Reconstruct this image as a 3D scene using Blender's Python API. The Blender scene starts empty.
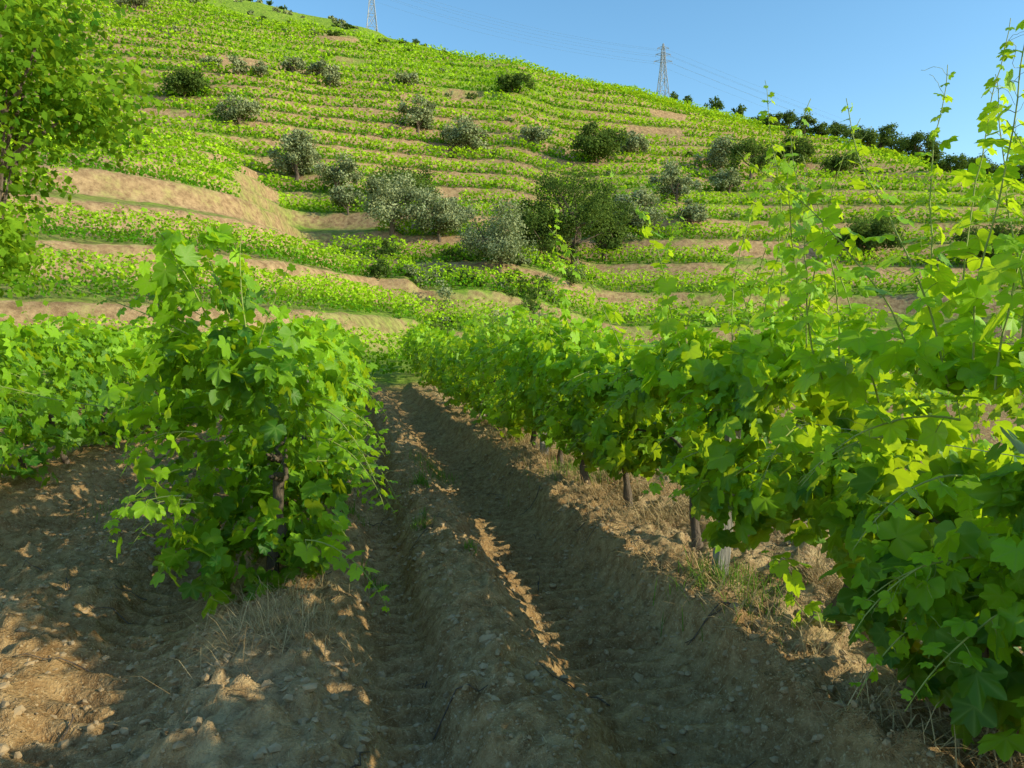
import bpy, math, time
import numpy as np
from mathutils import Vector
rng=np.random.default_rng(7)
A=math.radians(11.8); SA,CA=math.sin(A),math.cos(A)
CAMH=1.55
# ---------------------------------------------------------------- noise
def _h(ix,iy,s):
    n=(ix*374761393+iy*668265263+s*1274126177)&0x7fffffff
    n=((n^(n>>13))*1274126177)&0x7fffffff
    return ((n^(n>>16))&0xffff)/65535.0
def vn(x,y,s=0):
    x=np.asarray(x,float);y=np.asarray(y,float)
    ix=np.floor(x).astype(np.int64);iy=np.floor(y).astype(np.int64)
    fx=x-ix;fy=y-iy
    fx=fx*fx*(3-2*fx);fy=fy*fy*(3-2*fy)
    a=_h(ix,iy,s);b=_h(ix+1,iy,s);c=_h(ix,iy+1,s);d=_h(ix+1,iy+1,s)
    return (a*(1-fx)+b*fx)*(1-fy)+(c*(1-fx)+d*fx)*fy
def fbm(x,y,o=4,s=0):
    r=0;a=.5;t=0
    for i in range(o):
        r=r+a*vn(x*2**i+i*17.3,y*2**i-i*9.1,s+i);t+=a;a*=.55
    return r/t
def ss(x,a,b):
    t=np.clip((x-a)/(b-a),0,1);return t*t*(3-2*t)
# ---------------------------------------------------------------- terrain
RX=[-400,-250,-131,-62,-29,12,38,64,89,131,200,400,900]
RZ=[135,125,104,83,73,67,62.5,57.5,49,34,20,5,1]
R=190.0;STEP=3.1
def w2c(X,Y): return X*CA-Y*SA, X*SA+Y*CA
def c2w(xc,yc): return xc*CA+yc*SA, yc*CA-xc*SA
def hillh(xc,yc):
    zr=np.interp(xc,RX,RZ)+3
    wob=(fbm(xc*.02+3,yc*.02+9,3,5)-.5)
    t=(yc-50+wob*26)/(R-50)
    tt=np.clip(t,0,1)
    far=zr*(1-(1-tt)**1.12)*1.0
    far=np.where(yc>R,far-(yc-R)*.12,far)
    far=np.maximum(far,0)
    y0=22-.6*np.maximum(0,-xc-6)
    y0=np.maximum(y0,9)
    xb=-3.0-.33*(yc-25)+wob*4
    fall=1/(1+np.exp(np.clip((xc-xb)/4.2,-30,30)))
    sp=.34*np.clip(yc-y0,0,95)*fall
    k=2.0
    m=np.maximum(far,sp)+k*np.exp(-np.abs(far-sp)/k)*.5*(np.minimum(far,sp)>.5)
    m=m+ (fbm(xc*.03,yc*.03,2,11)-.5)*2.6*ss(m,1,8)
    m=m*ss(yc,7,14)
    return m
def terr(h):
    f=h/STEP;i=np.floor(f);fr=f-i
    z=STEP*(i+.38*np.minimum(fr/.76,1)+.62*ss(fr,.76,1.0))
    return z,fr
def base(X,Y,xc,yc):
    b=-.75*ss(X,3.3,4.6)*(1-ss(yc,60,90))
    b=b-2.5*ss(yc,25,55)*ss(xc,-2,10)
    return b
def H(X,Y,detail=True,aux=False):
    X=np.asarray(X,float);Y=np.asarray(Y,float)
    xc,yc=w2c(X,Y)
    h=hillh(xc,yc)
    z,fr=terr(h)
    mix=1-ss(yc,R-14,R-2)*.8
    z=z*mix+h*(1-mix)
    z=z+base(X,Y,xc,yc)
    if detail:
        w=(1-ss(Y,18,30))*(1-ss(h,.3,1.5))
        wob=(vn(Y*.5,Y*0,3)-.5)*.12+(vn(Y*2.3,X*2.3,4)-.5)*.05
        x=X+wob
        p=np.zeros_like(X)
        for c in (-9.3,-6.4,-3.5): p=p+.13*np.exp(-((x-c)/.45)**2)
        p=p+.15*np.exp(-((x+.45)/.36)**2)
        p=p+.17*ss(x,1.60,1.80)
        p=p-.16*np.exp(-((x-1.25)/.34)**4)
        p=p+.13*np.exp(-((x-.60)/.22)**2)
        p=p-.14*np.exp(-((x-.18)/.17)**4)
        p=p-.10*np.exp(-((x+1.15)/.28)**4)
        p=p-.08*np.exp(-((x+2.6)/.28)**4)+.06*np.exp(-((x+1.85)/.3)**2)
        tr=0
        for c,hw,dep in ((1.25,.30,.045),(.18,.13,.036),(-1.15,.24,.042),(-2.6,.24,.030)):
            m=np.exp(-((x-c)/hw)**6)
            ph=(Y+.45*np.abs(x-c)*(1 if c>0 else -1))/.165
            tr=tr+m*dep*np.tanh(3*np.sin(2*np.pi*ph))*(.35+.9*vn(X*2.2,Y*1.1,21))
        rut=np.exp(-((x-1.25)/.3)**6)+np.exp(-((x-.18)/.14)**6)+np.exp(-((x+1.15)/.24)**6)
        rough=1.0-.8*np.clip(rut,0,1)
        cl=(fbm(X*8,Y*8,4,31)-.5)*.17*rough+(fbm(X*2.6,Y*2.2,3,41)-.5)*.10*(.4+.6*rough)+np.maximum(0,vn(X*17,Y*17,51)-.6)*.13*rough
        z=z+w*(p+tr+cl)
        z=z+(1-w)*(fbm(X*.5,Y*.5,3,61)-.5)*.35*(1-ss(yc,250,300))
    if aux: return z,h,fr,xc,yc
    return z
def axis(segs):
    out=[segs[0][0]]
    for a,b,s0,s1 in segs:
        x=a
        while x<b-1e-6:
            t=(x-a)/(b-a); x+=s0+(s1-s0)*t; out.append(min(x,b))
    return np.array(out)
xs=axis([(-900,-230,90,2),(-230,-60,1.7,1.0),(-60,-14,.8,.3),(-14,-2.6,.26,.04),(-2.6,2.6,.025,.025),(2.6,14,.04,.4),(14,70,.4,1.0),(70,230,1.1,1.7),(230,900,2,90)])
ys=axis([(-60,-6,6,.5),(-6,1.2,.4,.04),(1.2,6.5,.021,.026),(6.5,25,.026,.22),(25,60,.25,.5),(60,230,.6,1.0),(230,1200,3,70)])
# ---------------------------------------------------------------- materials
def newmat(n):
    m=bpy.data.materials.new(n);m.use_nodes=True
    nt=m.node_tree;nt.nodes.clear();return m,nt,nt.nodes,nt.links
def N(ns,t,**k):
    n=ns.new(t)
    for a,b in k.items(): setattr(n,a,b)
    return n
def mixc(ns,ln,f,a,b,bt='MIX'):
    n=ns.new('ShaderNodeMix');n.data_type='RGBA';n.blend_type=bt
    for i,v in ((0,f),(6,a),(7,b)):
        if isinstance(v,(int,float)): n.inputs[i].default_value=v
        elif isinstance(v,tuple): n.inputs[i].default_value=(*v,1)
        else: ln.new(v,n.inputs[i])
    return n.outputs[2]
def noise(ns,ln,sc,det=4,vec=None,rough=.55):
    n=ns.new('ShaderNodeTexNoise');n.inputs['Scale'].default_value=sc;n.inputs['Detail'].default_value=det
    n.inputs['Roughness'].default_value=rough
    if vec is not None: ln.new(vec,n.inputs['Vector'])
    return n.outputs['Fac']
def ramp(ns,ln,f,a,b):
    n=ns.new('ShaderNodeMapRange');n.inputs[1].default_value=a;n.inputs[2].default_value=b
    ln.new(f,n.inputs[0]);return n.outputs[0]
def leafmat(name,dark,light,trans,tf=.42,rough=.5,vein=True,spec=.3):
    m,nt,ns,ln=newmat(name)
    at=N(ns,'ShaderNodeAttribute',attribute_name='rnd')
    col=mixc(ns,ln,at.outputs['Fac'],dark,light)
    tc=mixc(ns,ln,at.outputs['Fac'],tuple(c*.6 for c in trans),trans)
    if vein:
        av=N(ns,'ShaderNodeAttribute',attribute_name='vein')
        pw=N(ns,'ShaderNodeMath',operation='POWER');ln.new(av.outputs['Fac'],pw.inputs[0]);pw.inputs[1].default_value=9
        ml=N(ns,'ShaderNodeMath',operation='MULTIPLY');ln.new(pw.outputs[0],ml.inputs[0]);ml.inputs[1].default_value=.4
        col=mixc(ns,ln,ml.outputs[0],col,(.30,.44,.08))
        tc=mixc(ns,ln,ml.outputs[0],tc,tuple(c*.5 for c in trans))
    if spec>0:
        p=N(ns,'ShaderNodeBsdfPrincipled');ln.new(col,p.inputs['Base Color']);p.inputs['Roughness'].default_value=rough
        p.inputs['Specular IOR Level'].default_value=spec
    else:
        p=N(ns,'ShaderNodeBsdfDiffuse');ln.new(col,p.inputs['Color'])
    t=N(ns,'ShaderNodeBsdfTranslucent');ln.new(tc,t.inputs['Color'])
    mx=N(ns,'ShaderNodeMixShader');mx.inputs[0].default_value=tf
    ln.new(p.outputs[0],mx.inputs[1]);ln.new(t.outputs[0],mx.inputs[2])
    o=N(ns,'ShaderNodeOutputMaterial');ln.new(mx.outputs[0],o.inputs[0]);return m
def plainmat(name,c1,c2,sc=20,rough=.85,bump=.4,stretch=None):
    m,nt,ns,ln=newmat(name)
    tx=N(ns,'ShaderNodeTexCoord');vec=tx.outputs['Object']
    if stretch:
        mp=N(ns,'ShaderNodeMapping');mp.inputs['Scale'].default_value=stretch;ln.new(vec,mp.inputs[0]);vec=mp.outputs[0]
    nz=noise(ns,ln,sc,5,vec,.65)
    col=mixc(ns,ln,ramp(ns,ln,nz,.3,.7),c1,c2)
    p=N(ns,'ShaderNodeBsdfPrincipled');ln.new(col,p.inputs['Base Color']);p.inputs['Roughness'].default_value=rough
    p.inputs['Specular IOR Level'].default_value=.2
    if bump:
        b=N(ns,'ShaderNodeBump');b.inputs['Strength'].default_value=bump;b.inputs['Distance'].default_value=.02
        ln.new(nz,b.inputs['Height']);ln.new(b.outputs[0],p.inputs['Normal'])
    o=N(ns,'ShaderNodeOutputMaterial');ln.new(p.outputs[0],o.inputs[0]);return m
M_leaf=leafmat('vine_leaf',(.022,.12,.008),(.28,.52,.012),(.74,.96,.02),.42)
M_hleaf=leafmat('hill_vine_leaf',(.06,.21,.012),(.42,.66,.025),(.68,.90,.02),.33,vein=False,rough=.6,spec=0)
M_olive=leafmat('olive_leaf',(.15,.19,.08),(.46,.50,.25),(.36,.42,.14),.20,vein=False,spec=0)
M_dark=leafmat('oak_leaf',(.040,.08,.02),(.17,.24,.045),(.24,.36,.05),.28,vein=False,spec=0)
M_tree=leafmat('fruit_tree_leaf',(.030,.11,.010),(.26,.44,.025),(.64,.85,.03),.38,vein=False,spec=0)
M_straw=leafmat('dry_grass_blade',(.34,.22,.10),(.66,.49,.25),(.50,.38,.18),.25,vein=False,spec=0)
M_weed=leafmat('weed_blade',(.07,.16,.03),(.18,.32,.04),(.35,.5,.05),.35,vein=False,spec=0)
M_cane=plainmat('vine_cane',(.22,.30,.06),(.34,.36,.10),30,.6,0)
M_bark=plainmat('vine_bark',(.08,.06,.045),(.20,.15,.105),60,.95,1.0,(1,1,.15))
M_wood=plainmat('weathered_wood',(.20,.18,.155),(.38,.35,.30),45,.9,.8,(1,1,.1))
M_stone=plainmat('schist_stone',(.30,.20,.10),(.48,.34,.19),14,.9,.4)
M_metal=plainmat('galvanised_metal',(.30,.32,.34),(.40,.42,.44),5,.5,0)
def soilmat():
    m,nt,ns,ln=newmat('terrain_soil')
    geo=N(ns,'ShaderNodeNewGeometry');P=geo.outputs['Position']
    at=N(ns,'ShaderNodeAttribute',attribute_name='mask')
    sep=N(ns,'ShaderNodeSeparateColor');ln.new(at.outputs['Color'],sep.inputs[0])
    n1=noise(ns,ln,1.3,5,P,.6);n2=noise(ns,ln,14,5,P,.7);n3=noise(ns,ln,70,3,P,.7)
    soil=mixc(ns,ln,ramp(ns,ln,n1,.3,.7),(.40,.245,.11),(.62,.42,.195))
    soil=mixc(ns,ln,ramp(ns,ln,n2,.38,.66),mixc(ns,ln,1.0,soil,(.55,.48,.42),'MULTIPLY'),soil)
    soil=mixc(ns,ln,ramp(ns,ln,n3,.55,.75),soil,(.68,.49,.26))
    straw=mixc(ns,ln,ramp(ns,ln,n2,.35,.65),(.32,.20,.10),(.60,.43,.22))
    c=mixc(ns,ln,sep.outputs[2],soil,straw)
    h1=noise(ns,ln,.35,5,P,.7);h2=noise(ns,ln,2.2,5,P,.75)
    hs=mixc(ns,ln,ramp(ns,ln,h2,.35,.65),(.21,.13,.065),(.50,.34,.175))
    hg=mixc(ns,ln,ramp(ns,ln,h2,.35,.65),(.09,.17,.025),(.28,.39,.05))
    gf=N(ns,'ShaderNodeMath',operation='ADD')
    hmix=N(ns,'ShaderNodeMath',operation='MULTIPLY_ADD');ln.new(ramp(ns,ln,h2,.35,.65),hmix.inputs[0]);hmix.inputs[1].default_value=.5;ln.new(ramp(ns,ln,h1,.35,.65),hmix.inputs[2])
    hm2=N(ns,'ShaderNodeMath',operation='MULTIPLY');ln.new(hmix.outputs[0],hm2.inputs[0]);hm2.inputs[1].default_value=.66
    ln.new(hm2.outputs[0],gf.inputs[0])
    sb=N(ns,'ShaderNodeMath',operation='MULTIPLY_ADD');ln.new(sep.outputs[1],sb.inputs[0]);sb.inputs[1].default_value=2.0;sb.inputs[2].default_value=-1.0
    ln.new(sb.outputs[0],gf.inputs[1]);gf.use_clamp=True
    hc=mixc(ns,ln,gf.outputs[0],hs,hg)
    c=mixc(ns,ln,sep.outputs[0],c,hc)
    p=N(ns,'ShaderNodeBsdfDiffuse');ln.new(c,p.inputs['Color'])
    ad=N(ns,'ShaderNodeMath',operation='MULTIPLY_ADD');ln.new(n3,ad.inputs[0]);ad.inputs[1].default_value=.35;ln.new(n2,ad.inputs[2])
    b=N(ns,'ShaderNodeBump');b.inputs['Strength'].default_value=1.0;b.inputs['Distance'].default_value=.045
    ln.new(ad.outputs[0],b.inputs['Height']);ln.new(b.outputs[0],p.inputs['Normal'])
    o=N(ns,'ShaderNodeOutputMaterial');ln.new(p.outputs[0],o.inputs[0]);return m
M_soil=soilmat()
# ---------------------------------------------------------------- mesh helpers
def mkmesh(name,V,F,mats,mi=None,attrs=None,smooth=True,col=None):
    V=np.asarray(V,np.float32);F=np.asarray(F,np.int32);k=F.shape[1]
    me=bpy.data.meshes.new(name)
    me.vertices.add(len(V));me.vertices.foreach_set('co',V.ravel())
    me.loops.add(F.size);me.loops.foreach_set('vertex_index',F.ravel())
    me.polygons.add(len(F));me.polygons.foreach_set('loop_start',np.arange(0,F.size,k,dtype=np.int32))
    if mi is not None: me.polygons.foreach_set('material_index',np.asarray(mi,np.int32))
    me.polygons.foreach_set('use_smooth',np.full(len(F),smooth,bool))
    for n,a in (attrs or {}).items():
        at=me.attributes.new(n,'FLOAT','POINT');at.data.foreach_set('value',np.asarray(a,np.float32))
    if col is not None:
        at=me.attributes.new('mask','FLOAT_COLOR','POINT');at.data.foreach_set('color',np.asarray(col,np.float32).ravel())
    for m in mats: me.materials.append(m)
    me.update(calc_edges=True);me.validate()
    ob=bpy.data.objects.new(name,me);bpy.context.scene.collection.objects.link(ob);return ob
class Acc:
    def __init__(s): s.V=[];s.F=[];s.M=[];s.R=[];s.W=[];s.n=0
    def add(s,V,F,m=0,r=None,w=None):
        V=np.asarray(V,float);F=np.asarray(F,np.int64)
        s.V.append(V);s.F.append(F+s.n);s.M.append(np.full(len(F),m));
        s.R.append(np.full(len(V),.5) if r is None else r);s.W.append(np.zeros(len(V)) if w is None else w);s.n+=len(V)
    def build(s,name,mats,smooth=True,parent=None):
        if not s.V: return None
        ob=mkmesh(name,np.vstack(s.V),np.vstack(s.F),mats,np.concatenate(s.M),{'rnd':np.concatenate(s.R),'vein':np.concatenate(s.W)},smooth)
        if parent: ob.parent=parent
        return ob
def empty(name):
    e=bpy.data.objects.new(name,None);e.empty_display_size=.3;bpy.context.scene.collection.objects.link(e);return e
def fan(half):
    pts=[(r*math.sin(math.radians(a)),r*math.cos(math.radians(a)),v) for a,r,v in half]
    left=[(-x,y,v) for x,y,v in pts[1:]][::-1]
    o=left+pts
    V=[(0,0,1)]+[(x,y,v) for x,y,v in o]
    F=[(0,i,i+1) for i in range(1,len(o))]
    V=np.array(V);w=V[:,2].copy();z=-.28*np.abs(V[:,0])**1.6-.16*V[:,1]**2+.05*np.where(w<.5,1,-.5)
    return np.stack([V[:,0],V[:,1],z],1),np.array([(a,c,b) for a,b,c in F]),w
T_HI=fan([(0,1,1),(7,.86,.6),(12,.86,.4),(20,.72,.2),(27,.64,0),(38,.78,.5),(48,.90,1),(57,.80,.5),(66,.74,.3),(76,.60,0),(92,.70,.6),(104,.74,1),(120,.66,.5),(140,.62,.3),(158,.52,.2),(172,.24,0)])
T_MID=fan([(0,1,1),(25,.64,0),(48,.90,1),(76,.60,0),(104,.73,1),(145,.60,.2),(172,.2,0)])
T_LO=(np.array([(0,0,0),(-.55,.45,-.12),(0,1,-.1),(.55,.45,-.12)],float),np.array([(0,2,1),(0,3,2)]),np.zeros(4))
def nrm(v): return v/np.maximum(np.linalg.norm(v,axis=-1,keepdims=True),1e-9)
def leaves(acc,P,Nn,T,S,tm,m=0,rnd=None):
    n=len(P)
    if n==0: return
    Nn=nrm(Nn);T=nrm(T-(T*Nn).sum(1,keepdims=True)*Nn);B=np.cross(T,Nn)
    tv,tf,tw=tm;k=len(tv)
    zc=rng.uniform(-.1,1.9,n)[:,None,None];wx=rng.uniform(.85,1.1,n)[:,None,None]
    V=P[:,None]+S[:,None,None]*(tv[None,:,0:1]*wx*B[:,None]+tv[None,:,1:2]*T[:,None]+tv[None,:,2:3]*zc*Nn[:,None])
    F=tf[None]+ (np.arange(n)*k)[:,None,None]
    if rnd is None: rnd=rng.random(n)
    acc.add(V.reshape(-1,3),F.reshape(-1,3),m,np.repeat(rnd,k),np.tile(tw,n))
def tube(acc,P,r,sides=6,m=0,rnd=.5):
    P=np.asarray(P,float);n=len(P);r=np.broadcast_to(r,(n,)) if np.ndim(r) else np.full(n,r)
    d=np.gradient(P,axis=0);d=nrm(d)
    up=np.array([0,0,1.0]) if abs(d[:,2]).mean()<.8 else np.array([1.0,0,0])
    u=nrm(np.cross(d,up));v=np.cross(d,u)
    a=np.arange(sides)*2*np.pi/sides
    V=P[:,None]+r[:,None,None]*(np.cos(a)[None,:,None]*u[:,None]+np.sin(a)[None,:,None]*v[:,None])
    F=[]
    for i in range(n-1):
        for j in range(sides):
            a0=i*sides+j;a1=i*sides+(j+1)%sides
            F+= [(a0,a1,a1+sides),(a0,a1+sides,a0+sides)]
    for j in range(1,sides-1): F.append(((n-1)*sides,(n-1)*sides+j,(n-1)*sides+j+1))
    acc.add(V.reshape(-1,3),F,m,np.full(n*sides,rnd))
# ---------------------------------------------------------------- terrain mesh
GX,GY=np.meshgrid(xs,ys)
Z,h,fr,xc,yc=H(GX,GY,True,True)
nx,ny=len(xs),len(ys);print('grid',nx,ny,nx*ny)
V=np.stack([GX.ravel(),GY.ravel(),Z.ravel()],1)
i=np.arange(nx-1);j=np.arange(ny-1);I,J=np.meshgrid(i,j);a=(J*nx+I).ravel()
F=np.stack([a,a+1,a+1+nx,a+nx],1)
hm=np.maximum(ss(h,.2,.8),ss(GY,24,34))
riser=ss(fr,.70,.80)*(1-ss(fr,.99,1.0))
g=.54-.36*riser+1.1*(fbm(xc*.05,yc*.05,3,71)-.48)+.6*ss(yc,150,180)*(1-ss(xc,0,60))
g=np.where(h<.8,.7,g)
st=(ss(GX,1.75,2.1)*(1-ss(GX,3.3,4.0))+.7*np.exp(-((GX+.45)/.3)**2))*ss(fbm(GX*2,GY*2,3,81),.25,.55)
C=np.stack([hm,np.clip(g,0,1),np.clip(st,0,1),np.ones_like(hm)],-1).reshape(-1,4)
mkmesh('terrain',V,F,[M_soil],None,None,True,C)
def survey(px,py):
    """where the sight line from the viewpoint meets the terrain"""
    tb=(px-512)/740;te=-(py-345)/740
    y=np.arange(6,420,.4);x=tb*y;z=CAMH+te*y
    X,Y=c2w(x,y);g=H(X,Y,False)
    hit=np.nonzero(g>z)[0]
    k=hit[0] if len(hit) else int(np.argmax((g-z)/y))
    return X[k],Y[k],float(g[k]),float(y[k])
# ---------------------------------------------------------------- near vines
def shoot(L,S,p,d,ln,lsz,bend=(0,0,0),wig=.12,tm=T_HI,node=.065,r0=.0045,tendril=True):
    p=np.array(p,float);d=nrm(np.array(d,float));bend=np.array(bend,float)
    n=max(4,int(ln/.05));st=ln/n;pts=[p.copy()];ds=[d.copy()]
    for k in range(n):
        d=nrm(d+bend*st+rng.normal(0,wig,3)*math.sqrt(st));p=p+d*st;pts.append(p.copy());ds.append(d.copy())
    pts=np.array(pts);tube(S,pts,np.linspace(r0,r0*.35,len(pts)),5)
    side=rng.uniform(0,2*math.pi);k=0;P=[];NN=[];TT=[];SS=[]
    t=node*.5
    while t<ln:
        q=min(int(t/st),n-1);f=t/ln
        dd=ds[q];u=nrm(np.cross(dd,[.3,.2,1.0]));v=np.cross(dd,u)
        ang=side+math.pi*k+rng.normal(0,.5);o=math.cos(ang)*u+math.sin(ang)*v
        sz=lsz*(1-.75*f**1.6)*rng.uniform(.75,1.15)
        pl=sz*rng.uniform(.5,.9);tip=pts[q]+nrm(o+dd*.4)*pl
        tube(S,[pts[q],(pts[q]+tip)/2+[0,0,.1*pl],tip],.0016,3)
        P.append(tip);TT.append(o+[0,0,-.55]+rng.normal(0,.25,3));NN.append(np.array([0,0,.8])+o*.45+rng.normal(0,.35,3));SS.append(sz)
        if f>.5: NN[-1]=NN[-1]+o*.6*rng.uniform(-1,1)
        if tendril and rng.random()<.25:
            tp=[pts[q]];td=nrm(-o+dd*.7)
            for _ in range(7): td=nrm(td+rng.normal(0,.35,3));tp.append(tp[-1]+td*.018)
            tube(S,tp,.001,3)
        t+=node*(1-.4*f)*rng.uniform(.8,1.25);k+=1
    n=len(P);leaves(L,np.array(P),np.array(NN),np.array(TT),np.array(SS),tm,0,np.clip(.6+.5*rng.random(n),0,1))
def canopy(L,X0,y0,y1,dens,top,bot,hw,tm,sz,seed,rlo=.5,holes=.34,ymask=None):
    n=int((y1-y0)*dens);y=rng.uniform(y0,y1,n);ph=rng.uniform(0,2*np.pi,n)
    tp=top+.55*(fbm(y*1.1,y*0+seed,2,seed)-.5);bt=bot+.55*(fbm(y*1.3,y*0+seed,2,seed+3)-.5)
    zc=(tp+bt)/2;hh=(tp-bt)/2
    r=(rlo+(1.0-rlo)*np.sqrt(rng.random(n)))*(.62+.75*vn(y*2.3,ph*1.5,seed+9))
    cx=np.cos(ph);sz_=np.sin(ph)
    cx=np.sign(cx)*np.abs(cx)**.8;s2=np.sign(sz_)*np.abs(sz_)**.85
    x=X0+hw*r*cx+rng.normal(0,.03,n);z=zc+hh*r*s2
    k=vn(y*2.6+3,z*3.0,seed+17)+.18*rng.random(n)>holes      # open pockets through the canopy
    if ymask is not None: k&=ymask(y,z)
    x,y,z,ph,r,s2=x[k],y[k],z[k],ph[k],r[k],s2[k];n=len(x)
    gz=H(np.full(n,X0),y,False)
    P=np.stack([x,y,z+gz],1)
    sd=np.cos(ph)[:,None]*np.array([1.0,0,0])
    NN=sd*.75+np.array([0,0,.45])+rng.normal(0,.45,(n,3))
    TT=sd*.35+np.array([0,0,-.8])+rng.normal(0,.45,(n,3))
    S=rng.uniform(.5,1.2,n)*sz
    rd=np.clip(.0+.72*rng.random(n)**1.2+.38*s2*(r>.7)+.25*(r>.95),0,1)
    leaves(L,P,NN,TT,S,tm,0,rd)
def trunk(S,X,Y,hgt,r=.028):
    g=H(np.array([X]),np.array([Y]))[0]
    n=9;t=np.linspace(0,1,n);lx,ly=rng.normal(0,.07,2)
    P=np.stack([X+lx*t+rng.normal(0,.016,n),Y+ly*t*1.4+rng.normal(0,.016,n),g-.08+(hgt+.08)*t],1)
    tube(S,P,r*(1.35-.5*t)*rng.uniform(.8,1.25,n),8,1)
    for s in (-1,1):
        m=6;q=np.linspace(0,1,m)
        Q=np.stack([P[-1,0]+rng.normal(0,.02,m),P[-1,1]+s*.5*q,P[-1,2]-.05+.12*q+rng.normal(0,.01,m)],1)
        tube(S,Q,r*.6*(1-.5*q),6,1)
def row(X0,y0,y1,segs,trunks=True,seed=1,shoot_rate=2.2,shoot_to=12,near_tm=T_HI):
    e=empty('grapevine_row');L=Acc();S=Acc()
    for a,b,dens,top,bot,hw,tm,sz in segs: canopy(L,X0,a,b,dens,top,bot,hw,tm,sz,seed)
    y=y0+.3
    while trunks and y<y1: trunk(S,X0+rng.normal(0,.04),y,.62+rng.normal(0,.06));y+=rng.uniform(1.0,1.3)
    n=int((min(y1,shoot_to)-y0)*shoot_rate)
    for _ in range(n):
        yy=rng.uniform(y0,min(y1,shoot_to));g=H(np.array([X0]),np.array([yy]),False)[0]
        if rng.random()<.62:
            shoot(L,S,(X0+rng.normal(0,.15),yy,g+1.35),(rng.normal(0,.3),rng.normal(0,.3),1),rng.uniform(.35,.85),.075,(rng.normal(0,.6),rng.normal(0,.6),-.3),tm=near_tm)
        else:
            sx=rng.choice((-1,1));shoot(L,S,(X0+sx*.25,yy,g+rng.uniform(.8,1.4)),(sx*1.0,rng.normal(0,.5),.2),rng.uniform(.3,.6),.085,(0,0,-2.6),tm=near_tm)
    L.build('leaves',[M_leaf],True,e);S.build('canes_and_trunks',[M_cane,M_bark],True,e);return e
def addshoots(L,S,lst,lsz=.075,**k):
    for p,d,l,b in lst: shoot(L,S,p,d,l,lsz,b,**k)
# right-hand row
e=empty('grapevine_row');L=Acc();S=Acc()
X0=2.25
# windows cut in the leaves so low sun streaks the centre ridge
win1=lambda y,z:~((z>.80)&(z<1.42)&(vn(y*2.4,z*0+3,201)>.42))|(rng.random(len(y))<.10)
win2=lambda y,z:~((z>.62)&(z<1.10)&(vn(y*1.7,z*0+8,203)>.60))|(rng.random(len(y))<.30)
canopy(L,X0,-7,.75,560,2.6,.25,.44,T_MID,.12,5,holes=.0)  # out-of-view stretch, made taller and hole-free to shade the near left ground
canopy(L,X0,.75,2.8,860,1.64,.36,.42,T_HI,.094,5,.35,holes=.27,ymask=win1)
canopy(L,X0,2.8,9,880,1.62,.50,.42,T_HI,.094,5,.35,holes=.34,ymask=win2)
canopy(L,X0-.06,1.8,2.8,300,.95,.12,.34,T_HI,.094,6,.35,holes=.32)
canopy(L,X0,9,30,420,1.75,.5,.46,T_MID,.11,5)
for y in (-2.5,-1.2,0.2,1.2,2.25,3.15,4.72,5.9,7.0,8.2,9.4,10.6,11.8,13,14.2,15.4): trunk(S,X0+rng.normal(0.0,.03),y,.66,.028)
for _ in range(70):
    yy=rng.uniform(1.6,15)
    shoot(L,S,(X0+rng.normal(-.05,.15),yy,1.3),(rng.normal(-.1,.35),rng.normal(0,.35),1),rng.uniform(.45,1.05),.085,(rng.normal(0,.6),rng.normal(0,.6),-.2))
for _ in range(46):
    yy=rng.uniform(1.8,14)
    shoot(L,S,(X0-.2,yy,rng.uniform(.8,1.4)),(-1,rng.normal(0,.5),.3),rng.uniform(.3,.65),.095,(0,0,-2.4))
addshoots(L,S,[((2.15,2.25,1.4),(0,.05,1),1.55,(.1,-.1,0)),((2.2,2.0,1.4),(.05,.1,1),1.4,(.1,.2,.1)),((2.1,2.45,1.4),(-.02,.1,1),1.2,(-.2,.2,0)),((2.25,2.15,1.4),(.05,0,1),1.1,(.2,.1,0)),
 ((2.2,3.75,1.4),(-.05,.05,1),1.75,(-.1,.15,0)),((2.2,3.4,1.4),(-.1,.0,1),1.35,(.25,-.1,0)),((2.1,3.2,1.4),(.12,-.1,1),1.2,(.3,-.2,0)),((2.1,4.5,1.4),(-.25,0,1),1.4,(-.3,0,-.1)),
 ((2.1,5.6,1.4),(-.3,0,1),1.3,(-.4,.1,-.1)),((2.1,6.8,1.4),(-.45,-.1,1),1.5,(-.3,0,-.1)),((2.0,2.9,1.4),(-.3,.1,1),1.1,(.4,0,0)),((2.3,2.7,1.4),(.1,0,1),1.35,(.2,0,0)),
 ((2.2,4.1,1.4),(.05,0,1),1.5,(.2,0,0)),((2.15,3.0,1.4),(0,0,1),1.05,(-.3,.2,0)),((2.3,2.2,1.4),(.1,.1,1),1.35,(.2,.2,0)),((2.2,1.9,1.4),(.0,.2,1),1.0,(.2,.4,0)),
 ((2.1,2.3,1.4),(-.1,.15,1),1.25,(-.1,.1,0)),((2.35,2.5,1.4),(0,.1,1),1.5,(.0,.1,0)),((2.2,3.6,1.4),(.1,.1,1),1.1,(.3,0,-.2)),((2.15,4.9,1.4),(0,.1,1),1.1,(.2,0,0)),((2.1,2.1,1.4),(.1,.2,.9),.9,(.2,.2,-.3))],.092,wig=.25,node=.06)
addshoots(L,S,[((2.1,3.2,.45),(-.4,-.2,.3),.35,(0,0,-1)),((2.15,3.15,.2),(-.5,-.2,.6),.3,(0,0,-1)),((2.1,1.95,.9),(-.6,.1,.2),.7,(0,0,-2.5)),((2.1,2.1,.7),(-.6,.1,.0),.6,(0,0,-2.5)),((2.05,1.8,.8),(-.5,.1,.0),.6,(0,0,-2.0))],.085)
L.build('leaves',[M_leaf],True,e);S.build('canes_and_trunks',[M_cane,M_bark],True,e)
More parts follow.
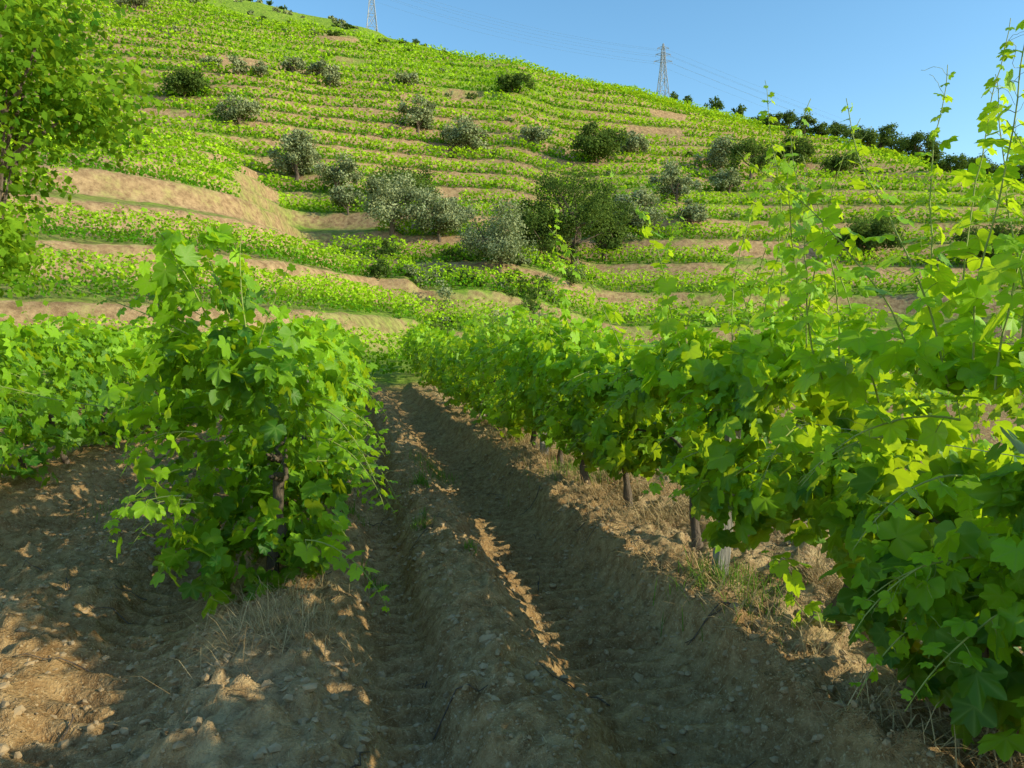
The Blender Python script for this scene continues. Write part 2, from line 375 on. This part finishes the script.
# left-hand row that starts with the big bushy vine
e=empty('grapevine_row');L=Acc();S=Acc()
X0=-.58
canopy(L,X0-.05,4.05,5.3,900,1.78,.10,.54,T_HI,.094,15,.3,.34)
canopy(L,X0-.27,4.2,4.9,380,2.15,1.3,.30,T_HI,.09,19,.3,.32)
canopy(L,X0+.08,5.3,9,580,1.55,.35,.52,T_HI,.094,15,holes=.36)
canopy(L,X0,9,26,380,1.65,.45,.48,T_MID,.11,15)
for y in (4.7,5.8,7,8.2,9.4,10.6,12,13.3): trunk(S,X0+.05,y,.62,.032)
for _ in range(38):
    yy=rng.uniform(4.2,13)
    shoot(L,S,(X0+rng.normal(0,.15),yy,1.3),(rng.normal(0,.4),rng.normal(0,.3),1),rng.uniform(.4,.9),.08,(rng.normal(0,.6),0,-.3))
for _ in range(50):
    sx=rng.choice((-1,1));yy=rng.uniform(4.0,9)
    shoot(L,S,(X0+sx*.3,yy,rng.uniform(.4,1.4)),(sx,rng.normal(-.3,.4),.2),rng.uniform(.35,.75),.09,(0,0,-2.6))
addshoots(L,S,[((-.9,4.6,1.6),(-.75,.0,.8),.95,(-.2,0,-.4)),((-1.0,4.5,1.15),(-1,.05,.12),1.35,(.0,0,-.12)),((-.8,4.3,1.7),(-.4,0,1),.7,(-.3,0,0)),((-.9,4.4,1.6),(-.9,0,.5),.7,(0,0,-.5)),((-.6,4.3,1.65),(-.1,0,1),.6,(.3,0,0)),((-.7,4.4,1.7),(-.3,0,1),.65,(0,0,0))],.08)
L.build('leaves',[M_leaf],True,e);S.build('canes_and_trunks',[M_cane,M_bark],True,e)
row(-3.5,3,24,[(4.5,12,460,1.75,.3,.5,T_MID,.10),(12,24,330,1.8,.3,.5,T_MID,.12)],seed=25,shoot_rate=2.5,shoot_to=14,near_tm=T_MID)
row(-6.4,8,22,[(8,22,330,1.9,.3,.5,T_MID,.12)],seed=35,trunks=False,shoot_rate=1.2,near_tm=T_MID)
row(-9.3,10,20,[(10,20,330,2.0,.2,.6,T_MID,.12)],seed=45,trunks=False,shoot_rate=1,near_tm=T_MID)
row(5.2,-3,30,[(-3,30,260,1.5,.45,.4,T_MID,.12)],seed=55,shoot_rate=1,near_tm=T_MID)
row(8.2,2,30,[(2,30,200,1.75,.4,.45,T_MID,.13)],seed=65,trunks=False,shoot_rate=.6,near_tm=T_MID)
# ---------------------------------------------------------------- posts, wires
def post(X,Y,hgt,w=.055):
    A_=Acc();n=12;t=np.linspace(0,1,n);g=H(np.array([X]),np.array([Y]))[0]
    lx,ly=rng.normal(0,.035,2);V=[];F=[];m=10
    for k in range(n):
        for a in range(m):
            an=2*np.pi*a/m+.3;c,s=math.cos(an),math.sin(an)
            rr=w*(1-.12*t[k])/max(abs(c),abs(s))**.75*(1+rng.normal(0,.035))
            V.append((X+lx*t[k]+c*rr,Y+ly*t[k]+s*rr*.7,g-.1+(hgt+.1)*t[k]-(.02*abs(c) if k==n-1 else 0)))
    for k in range(n-1):
        for a in range(m):
            a0=k*m+a;a1=k*m+(a+1)%m;F+=[(a0,a1,a1+m),(a0,a1+m,a0+m)]
    V.append((X+lx,Y+ly,g+hgt+.004));
    for a in range(m): F.append(((n-1)*m+a,(n-1)*m+(a+1)%m,n*m))
    A_.add(V,F);return A_.build('vineyard_post',[M_wood],False)
for X,Y in ((2.10,4.02),(2.27,8.9),(2.25,13.5),(2.25,0.0),(-.55,7.4),(-.55,11),(5.2,3),(5.2,8)): post(X,Y,1.5 if Y!=4.02 else 1.0)
W=Acc()
for X0,ya,yb in ((2.25,-4,28),(-.56,4.6,26)):
    for hz in (.68,1.1,1.5):
        y=np.arange(ya,yb,1.0);z=H(np.full(len(y),X0),y,False)+.05+hz
        tube(W,np.stack([np.full(len(y),X0+.03),y,z+.01*np.sin(y)],1),.0016,4)
W.build('trellis_wire',[M_metal])
# ---------------------------------------------------------------- stones, straw, weeds
t=(1+5**.5)/2
iv=np.array([(-1,t,0),(1,t,0),(-1,-t,0),(1,-t,0),(0,-1,t),(0,1,t),(0,-1,-t),(0,1,-t),(t,0,-1),(t,0,1),(-t,0,-1),(-t,0,1)],float);iv/=np.linalg.norm(iv[0])
itf=np.array([(0,11,5),(0,5,1),(0,1,7),(0,7,10),(0,10,11),(1,5,9),(5,11,4),(11,10,2),(10,7,6),(7,1,8),(3,9,4),(3,4,2),(3,2,6),(3,6,8),(3,8,9),(4,9,5),(2,4,11),(6,2,10),(8,6,7),(9,8,1)])
def rocks(acc,n,x,y,s):
    k=12;sc=s[:,None,None]*rng.uniform(.55,1.2,(n,1,3))*np.array([1,1,.7])
    v=iv[None]*sc*(1+rng.normal(0,.16,(n,k,1)));a=rng.uniform(0,6.28,n);c,s_=np.cos(a)[:,None],np.sin(a)[:,None]
    vx=v[:,:,0]*c-v[:,:,1]*s_;vy=v[:,:,0]*s_+v[:,:,1]*c
    z=H(x,y)+s*.05
    V=np.stack([vx+x[:,None],vy+y[:,None],v[:,:,2]+z[:,None]],2)
    acc.add(V.reshape(-1,3),(itf[None]+(np.arange(n)*k)[:,None,None]).reshape(-1,3),0,np.repeat(rng.random(n),k))
A_=Acc();n=26000
y=1.2+11*rng.random(n)**1.5;x=rng.uniform(-3.3,3.4,n);keep=(fbm(x*1.5,y*1.5,2,91)+.25*rng.random(n)>.5)&~((np.abs(x-1.25)<.3)&(rng.random(n)<.6));x=x[keep];y=y[keep];n=len(x)
rocks(A_,n,x,y,.004+.022*rng.random(n)**4+.006*rng.random(n))
n=160;rocks(A_,n,rng.uniform(-2.5,2.4,n),1.6+8*rng.random(n),.015+.03*rng.random(n)**2)
rocks(A_,3,np.array([.62,2.05,-.2]),np.array([3.55,5.6,3.0]),np.array([.05,.10,.03]))
A_.build('stones_and_clods',[M_stone],False)
def blades(acc,x,y,ln,wd,lay,rnd=None,m=0):
    n=len(x);z=H(x,y);a=rng.uniform(0,6.28,n);el=lay
    d=np.stack([np.cos(a)*np.cos(el),np.sin(a)*np.cos(el),np.sin(el)],1)
    s=np.stack([-np.sin(a),np.cos(a),np.zeros(n)],1)*wd[:,None]
    p0=np.stack([x,y,z-.005],1);p1=p0+d*ln[:,None]*.55;p2=p0+d*ln[:,None];p2[:,2]-=ln*.22*np.cos(el);p2[:,2]=np.maximum(p2[:,2],z+.004)
    p1[:,2]+=.01
    V=np.stack([p0-s,p0+s,p1+s*.8,p1-s*.8,p2],1)
    F=np.array([(0,1,2),(0,2,3),(3,2,4)])
    if rnd is None: rnd=rng.random(n)
    acc.add(V.reshape(-1,3),(F[None]+(np.arange(n)*5)[:,None,None]).reshape(-1,3),m,np.repeat(rnd,5))
A_=Acc()
n=34000;x=rng.normal(2.5,.40,n);y=1.3+12*rng.random(n)**1.2;k=(fbm(x*2.2,y*2.2,2,95)>.42)&(x>1.76);x=x[k];y=y[k];n=len(x)
blades(A_,x,y,rng.uniform(.06,.30,n),rng.uniform(.0014,.0032,n),rng.uniform(.02,.95,n)**1.2)
n=5500;x=rng.normal(-.42,.18,n);y=rng.uniform(3.4,9,n);blades(A_,x,y,rng.uniform(.05,.2,n),rng.uniform(.001,.0022,n),rng.uniform(.02,.8,n))
n=600;x=rng.normal(-.35,.15,n);y=rng.normal(3.7,.2,n);blades(A_,x,y,rng.uniform(.1,.32,n),rng.uniform(.001,.002,n),rng.uniform(.1,1.1,n))
n=3500;x=rng.uniform(-3.2,1.8,n);y=1.3+9*rng.random(n);blades(A_,x,y,rng.uniform(.03,.13,n),rng.uniform(.0008,.0018,n),rng.uniform(.0,.3,n))
A_.build('dry_grass',[M_straw],False)
A_=Acc()
for cx,cy,r,c,l in ((-1.75,2.75,.16,420,.16),(2.1,3.85,.32,380,.2),(1.95,3.4,.2,100,.12),(.5,5.9,.08,90,.14),(.62,7.4,.1,120,.2),(.75,5.0,.05,50,.1),(.1,5.0,.1,90,.12),(-.1,6.5,.2,200,.16),(2.4,7.5,.5,500,.2),(.9,9,.3,300,.2),(-1.9,7.5,.6,300,.14)):
    x=rng.normal(cx,r*.5,c);y=rng.normal(cy,r*.5,c);blades(A_,x,y,rng.uniform(.3,1,c)*l,rng.uniform(.0015,.004,c),rng.uniform(.5,1.45,c))
A_.build('weeds',[M_weed],False)
A_=Acc()
for _ in range(60):
    x=rng.uniform(-2.2,3.0);y=rng.uniform(1.6,9);a=rng.uniform(0,6.28);l=rng.uniform(.08,.35);m=6
    px=x+np.cos(a)*np.linspace(0,l,m)+rng.normal(0,.008,m);py=y+np.sin(a)*np.linspace(0,l,m)+rng.normal(0,.008,m)
    tube(A_,np.stack([px,py,H(px,py)+.008+.02*rng.random(m)],1),np.linspace(.004,.002,m),5)
A_.build('vine_prunings',[M_bark])
# ---------------------------------------------------------------- hillside vine rows
xcol=np.arange(-175,190,.5);yr=np.arange(8,R-3,.25)
XX,YY=np.meshgrid(xcol,yr,indexing='ij');HH=hillh(XX,YY)
HH=np.maximum.accumulate(HH,axis=1)
P_=[]
for lev in range(0,40):
    for ph in (.04,.27,.51):
        Lv=(lev+ph)*STEP
        if Lv<.35: continue
        ok=HH[:,-1]>Lv
        idx=np.argmax(HH>=Lv,axis=1)
        ok&=idx>0
        idc=np.clip(idx,1,None);r=np.arange(len(xcol))
        h0=HH[r,idc-1];h1=HH[r,idc];f=(Lv-h0)/np.maximum(h1-h0,1e-4)
        y=yr[idc-1]+f*.25
        slope=(h1-h0)/.25
        for a in range(len(xcol)-1):
            if not(ok[a] and ok[a+1]): continue
            dy=y[a+1]-y[a]
            if abs(dy)>3.0 or slope[a]>2.2: continue
            xm,ym=xcol[a],y[a]
            if abs(xm)/ym>.80: continue
            P_.append((xm,ym,xcol[a+1],y[a+1],Lv,lev,ph))
P_=np.array(P_)
gap=fbm(P_[:,0]*.06+P_[:,5]*3.1,P_[:,5]*1.7,2,101)
gap2=fbm(P_[:,0]*.10+P_[:,4]*2.3,P_[:,4]*1.9,2,111)
scr=fbm(P_[:,0]*.03,P_[:,1]*.03,3,103)
top=ss(P_[:,1],152,174)*(1-ss(P_[:,0],-10,40))
keep=(gap>.26)&(gap2>.20)&(scr-top*.5>.20)
P_=P_[keep]
ln=np.hypot(P_[:,2]-P_[:,0],P_[:,3]-P_[:,1])
d=np.hypot(P_[:,0],P_[:,1]);s=np.clip(.0034*d,.12,.42)
cnt=ln*3.2/(s**2)*.58
cnt=np.floor(cnt+rng.random(len(cnt))).astype(int);print('hill leaves',cnt.sum())
idx=np.repeat(np.arange(len(P_)),cnt);n=len(idx);f=rng.random(n);Q=P_[idx];S_=s[idx]
x=Q[:,0]+(Q[:,2]-Q[:,0])*f;y=Q[:,1]+(Q[:,3]-Q[:,1])*f
ph=rng.uniform(0,2*np.pi,n);clump=.62+.62*vn(x*1.1,y*1.1+Q[:,5]*5,107)
hw=.33;hh=.66*clump
x=x+rng.normal(0,.05,n);y=y+np.cos(ph)*hw*clump
X,Y=c2w(x,y);z=H(X,Y,False)+.2+hh+np.sin(ph)*hh
PP=np.stack([X,Y,z],1)
NN=np.stack([rng.normal(0,.5,n),np.cos(ph)*.7+rng.normal(0,.4,n),np.sin(ph)*.5+.5+rng.normal(0,.4,n)],1)
TT=rng.normal(0,.6,(n,3))+np.array([0,0,-.5])
tint=.7*(fbm(x*.05+Q[:,5]*7.7,Q[:,5]*3.3,2,113)-.5)
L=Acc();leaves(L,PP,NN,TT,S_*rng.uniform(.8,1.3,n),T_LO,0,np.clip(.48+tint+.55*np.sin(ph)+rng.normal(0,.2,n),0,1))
L.build('hillside_vine_rows',[M_hleaf],False)
# ---------------------------------------------------------------- trees and bushes
def crown(acc,c,w,hgt,ncl,nl,ls,tm=T_LO,m=0):
    u=rng.normal(0,1,(ncl,3));u=nrm(u)*(rng.random((ncl,1))**.4)
    cc=c+u*np.array([w*.44,w*.44,hgt*.38])*rng.uniform(.75,1.25,(ncl,1))
    cr=w*.5*rng.uniform(.16,.40,ncl)
    idx=np.repeat(np.arange(ncl),nl);n=len(idx)
    v=nrm(rng.normal(0,1,(n,3)));rr=rng.random(n)**.45
    P=cc[idx]+v*(cr[idx]*rr)[:,None]*np.array([1,1,.8])+rng.normal(0,.03*w,(n,3))
    NN=v*.7+np.array([0,0,.35])+rng.normal(0,.5,(n,3));TT=rng.normal(0,1,(n,3))+np.array([0,0,-.4])
    rb=rng.random(ncl)
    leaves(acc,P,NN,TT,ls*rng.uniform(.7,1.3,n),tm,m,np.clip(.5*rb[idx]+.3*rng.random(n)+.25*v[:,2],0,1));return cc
def tree(name,X,Y,g,w,hgt,mat,dist,ncl=26,dens=1.0,bush=False):
    A_=Acc();ls=np.clip(.0026*dist,.06,.45)
    cb=.08 if bush else .12
    c=np.array([X,Y,g+hgt*(cb+(1-cb)*.5)])
    nl=int(np.clip(dens*6*(w*.16)**2*4/(ls**2)*.5,10,220))
    cc=crown(A_,c,w,hgt*(1-cb)*1.1,ncl,nl,ls)
    tr=max(.06,hgt*.035);n=6;t=np.linspace(0,1,n)
    P=np.stack([X+rng.normal(0,.03*hgt,n)*t,Y+rng.normal(0,.03*hgt,n)*t,g-.4+(hgt*.5+.4)*t],1)
    tube(A_,P,tr*(1.2-.6*t),7,1)
    for q in rng.choice(ncl,min(ncl,8),False):
        s0=P[rng.integers(2,5)];mid=(s0+cc[q])/2+rng.normal(0,.05*w,3)
        tube(A_,[s0,mid,cc[q]],[tr*.5,tr*.3,tr*.12],5,1)
    return A_.build(name,[mat,M_bark],False)
OL,DK=M_olive,M_dark
T=[(300,186,42,46,OL),(338,198,40,40,OL),(393,240,62,62,OL),(440,244,38,42,OL),(575,268,92,80,DK),(470,160,32,40,OL),(455,157,24,30,OL),(512,99,18,36,DK),(537,152,20,28,OL),
(597,166,34,44,DK),(630,162,20,28,OL),(675,208,34,40,OL),(727,198,24,32,OL),(748,184,40,36,DK),(718,176,26,40,OL),(244,133,26,36,OL),(190,108,26,44,DK),(218,78,16,18,OL),(242,81,18,20,OL),(266,83,16,18,OL),(297,86,22,24,OL),
(322,89,24,24,OL),(333,96,24,26,OL),(145,20,22,30,OL),(410,92,16,22,OL),(420,142,30,34,OL),(500,272,60,70,OL),(402,210,34,60,DK),(865,262,40,48,DK),(992,268,36,60,DK),(630,238,40,50,OL),(455,232,30,36,OL),(350,215,24,30,OL),(545,264,50,56,DK),(604,262,60,44,DK),(528,245,36,40,DK),(790,170,22,36,DK),(835,180,20,34,DK),(690,232,24,30,OL)]
for px,py,hp,wp,mt in T:
    X,Y,g,dd=survey(px,py);k=dd/740
    sc_=1.2 if py>120 else 1.0
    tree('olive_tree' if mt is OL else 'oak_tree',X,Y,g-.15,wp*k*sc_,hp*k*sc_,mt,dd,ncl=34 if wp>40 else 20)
yy=np.arange(100,260,1.0)
for px,hp,wp in ((672,12,10),(684,10,12),(711,13,17),(736,14,15),(752,10,14),(768,16,20),(783,20,24),(800,22,24),(815,14,22),(832,20,24),(850,22,26),(862,16,24),(874,26,30),(890,22,34),(910,30,34),(925,24,28),(945,16,30),(966,22,30),(985,18,30),(1004,24,34),(1030,26,34),(1060,24,34)):
    tb=(px-512)/740;X,Y=c2w(tb*yy,yy);g=H(X,Y,False);k=int(np.argmax((g-CAMH)/yy));yq=yy[k]
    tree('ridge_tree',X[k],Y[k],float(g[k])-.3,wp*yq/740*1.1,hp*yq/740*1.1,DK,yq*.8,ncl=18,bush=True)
# scrub (one object)
A_=Acc();n=300
for k in range(n):
    y=rng.uniform(60,R-12) if k<150 else rng.uniform(155,R-2);x=rng.uniform(-.72,.78)*y
    if k>=150: x=rng.uniform(-.7,.0)*y
    s_=fbm(np.array([x*.03]),np.array([y*.03]),3,103)[0]
    if k<150 and s_>.42 and rng.random()<.7: continue
    X,Y=c2w(x,y);g=float(H(np.array([X]),np.array([Y]),False)[0]);w=rng.uniform(1.0,2.8)
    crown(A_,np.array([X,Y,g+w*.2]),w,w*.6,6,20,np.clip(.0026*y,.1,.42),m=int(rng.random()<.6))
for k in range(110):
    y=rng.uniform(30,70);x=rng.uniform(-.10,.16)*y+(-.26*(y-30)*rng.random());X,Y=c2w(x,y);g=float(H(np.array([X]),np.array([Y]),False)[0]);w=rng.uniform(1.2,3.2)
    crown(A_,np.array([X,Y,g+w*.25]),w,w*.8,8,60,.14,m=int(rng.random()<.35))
A_.build('hillside_scrub',[M_dark,M_olive],False)
# leafy tree at the left
X,Y=c2w(-10.4,14.0);g=float(H(np.array([X]),np.array([Y]),False)[0])
A_=Acc();n=9;t=np.linspace(0,1,n);P=np.stack([X+.5*t+rng.normal(0,.05,n),Y+rng.normal(0,.05,n),g-.3+6.5*t],1);tube(A_,P,.2-.12*t,9,1)
cc=crown(A_,np.array([X+.3,Y,g+6.7]),6.2,5.2,58,150,.15,T_LO)
cc2=crown(A_,np.array([X-.2,Y,g+3.6]),4.0,3.4,26,120,.15,T_LO)
for q in np.vstack([cc[:26],cc2[:8]]):
    s0=P[rng.integers(3,8)];tube(A_,[s0,(s0+q)/2+rng.normal(0,.12,3),q],[.06,.035,.012],5,1)
A_.build('fruit_tree',[M_tree,M_bark],False)
# ---------------------------------------------------------------- pylons and lines
def pylon(px,yb,hgt):
    A_=Acc();tb=(px-512)/740;X,Y=c2w(tb*yb,yb);g=float(H(np.array([X]),np.array([Y]),False)[0])-.5
    r=.10;lv=np.array([0,.22,.42,.58,.72,.86,1.0]);wd=np.array([2.0,1.5,1.1,.8,.6,.5,.12])*hgt/20
    C=[[np.array([X+sx*w,Y+sy*w,g+hgt*l]) for sx,sy in((-1,-1),(1,-1),(1,1),(-1,1))] for l,w in zip(lv,wd)]
    for a in range(len(lv)-1):
        for c in range(4):
            tube(A_,[C[a][c],C[a+1][c]],r,4);tube(A_,[C[a][c],C[a+1][(c+1)%4]],r*.6,4);tube(A_,[C[a][(c+1)%4],C[a+1][c]],r*.6,4);tube(A_,[C[a+1][c],C[a+1][(c+1)%4]],r*.6,4)
    tips=[]
    for l,wa in ((.72,2.8),(.83,2.3),(.93,1.8)):
        for s_ in (-1,1):
            z=g+hgt*l;tip=np.array([X+s_*wa*CA*hgt/19,Y-s_*wa*SA*hgt/19,z])
            tube(A_,[np.array([X,Y,z+.5]),tip],r*.7,4);tube(A_,[np.array([X,Y,z-.4]),tip],r*.7,4);tips.append(tip-[0,0,.6]);tube(A_,[tip,tip-[0,0,.6]],r*.5,4)
    A_.build('electricity_pylon',[M_metal],False);return tips
t1=pylon(660,R+2,15.5);t2=pylon(375,R+2,17);t3=pylon(1250,R+40,17);t0=pylon(-150,R+5,18)
A_=Acc()
for Aa,Bb in ((t0,t2),(t2,t1),(t1,t3)):
    for p,q in zip(Aa,Bb):
        f=np.linspace(0,1,20)[:,None];P=p*(1-f)+q*f;P[:,2]-=(4*f*(1-f)*2.2)[:,0];tube(A_,P,.014,3)
A_.build('power_line',[M_metal],False)
# ---------------------------------------------------------------- light, sky, camera
SEL,SAZ=22.5,120
sc=bpy.context.scene
w=bpy.data.worlds.new("World");sc.world=w;w.use_nodes=True;nt=w.node_tree;nt.nodes.clear()
sky=nt.nodes.new('ShaderNodeTexSky');sky.sky_type='NISHITA';sky.sun_disc=False
sky.sun_elevation=math.radians(SEL);sky.sun_rotation=math.radians(SAZ);sky.air_density=1.0;sky.dust_density=.3;sky.ozone_density=1.5
hs=nt.nodes.new('ShaderNodeHueSaturation');hs.inputs['Saturation'].default_value=1.2;hs.inputs['Hue'].default_value=.49
bg=nt.nodes.new('ShaderNodeBackground');bg.inputs['Strength'].default_value=.26
wo=nt.nodes.new('ShaderNodeOutputWorld');nt.links.new(sky.outputs[0],hs.inputs['Color']);nt.links.new(hs.outputs[0],bg.inputs[0]);nt.links.new(bg.outputs[0],wo.inputs[0])
sl=bpy.data.lights.new('sun','SUN');sl.energy=5.0;sl.angle=math.radians(.53);sl.color=(1,.94,.70)
so=bpy.data.objects.new('sun',sl);sc.collection.objects.link(so)
dv=Vector((math.sin(math.radians(SAZ))*math.cos(math.radians(SEL)),math.cos(math.radians(SAZ))*math.cos(math.radians(SEL)),math.sin(math.radians(SEL))))
so.rotation_euler=dv.to_track_quat('Z','Y').to_euler()
cd=bpy.data.cameras.new('camera');cd.lens=26;cd.sensor_width=36;cd.clip_end=3000;cd.clip_start=.05
co=bpy.data.objects.new('camera',cd);sc.collection.objects.link(co);co.location=(0,0,CAMH)
co.rotation_euler=(math.radians(87),0,-A);sc.camera=co
sc.view_settings.view_transform='Standard';sc.view_settings.look='None';sc.view_settings.exposure=0
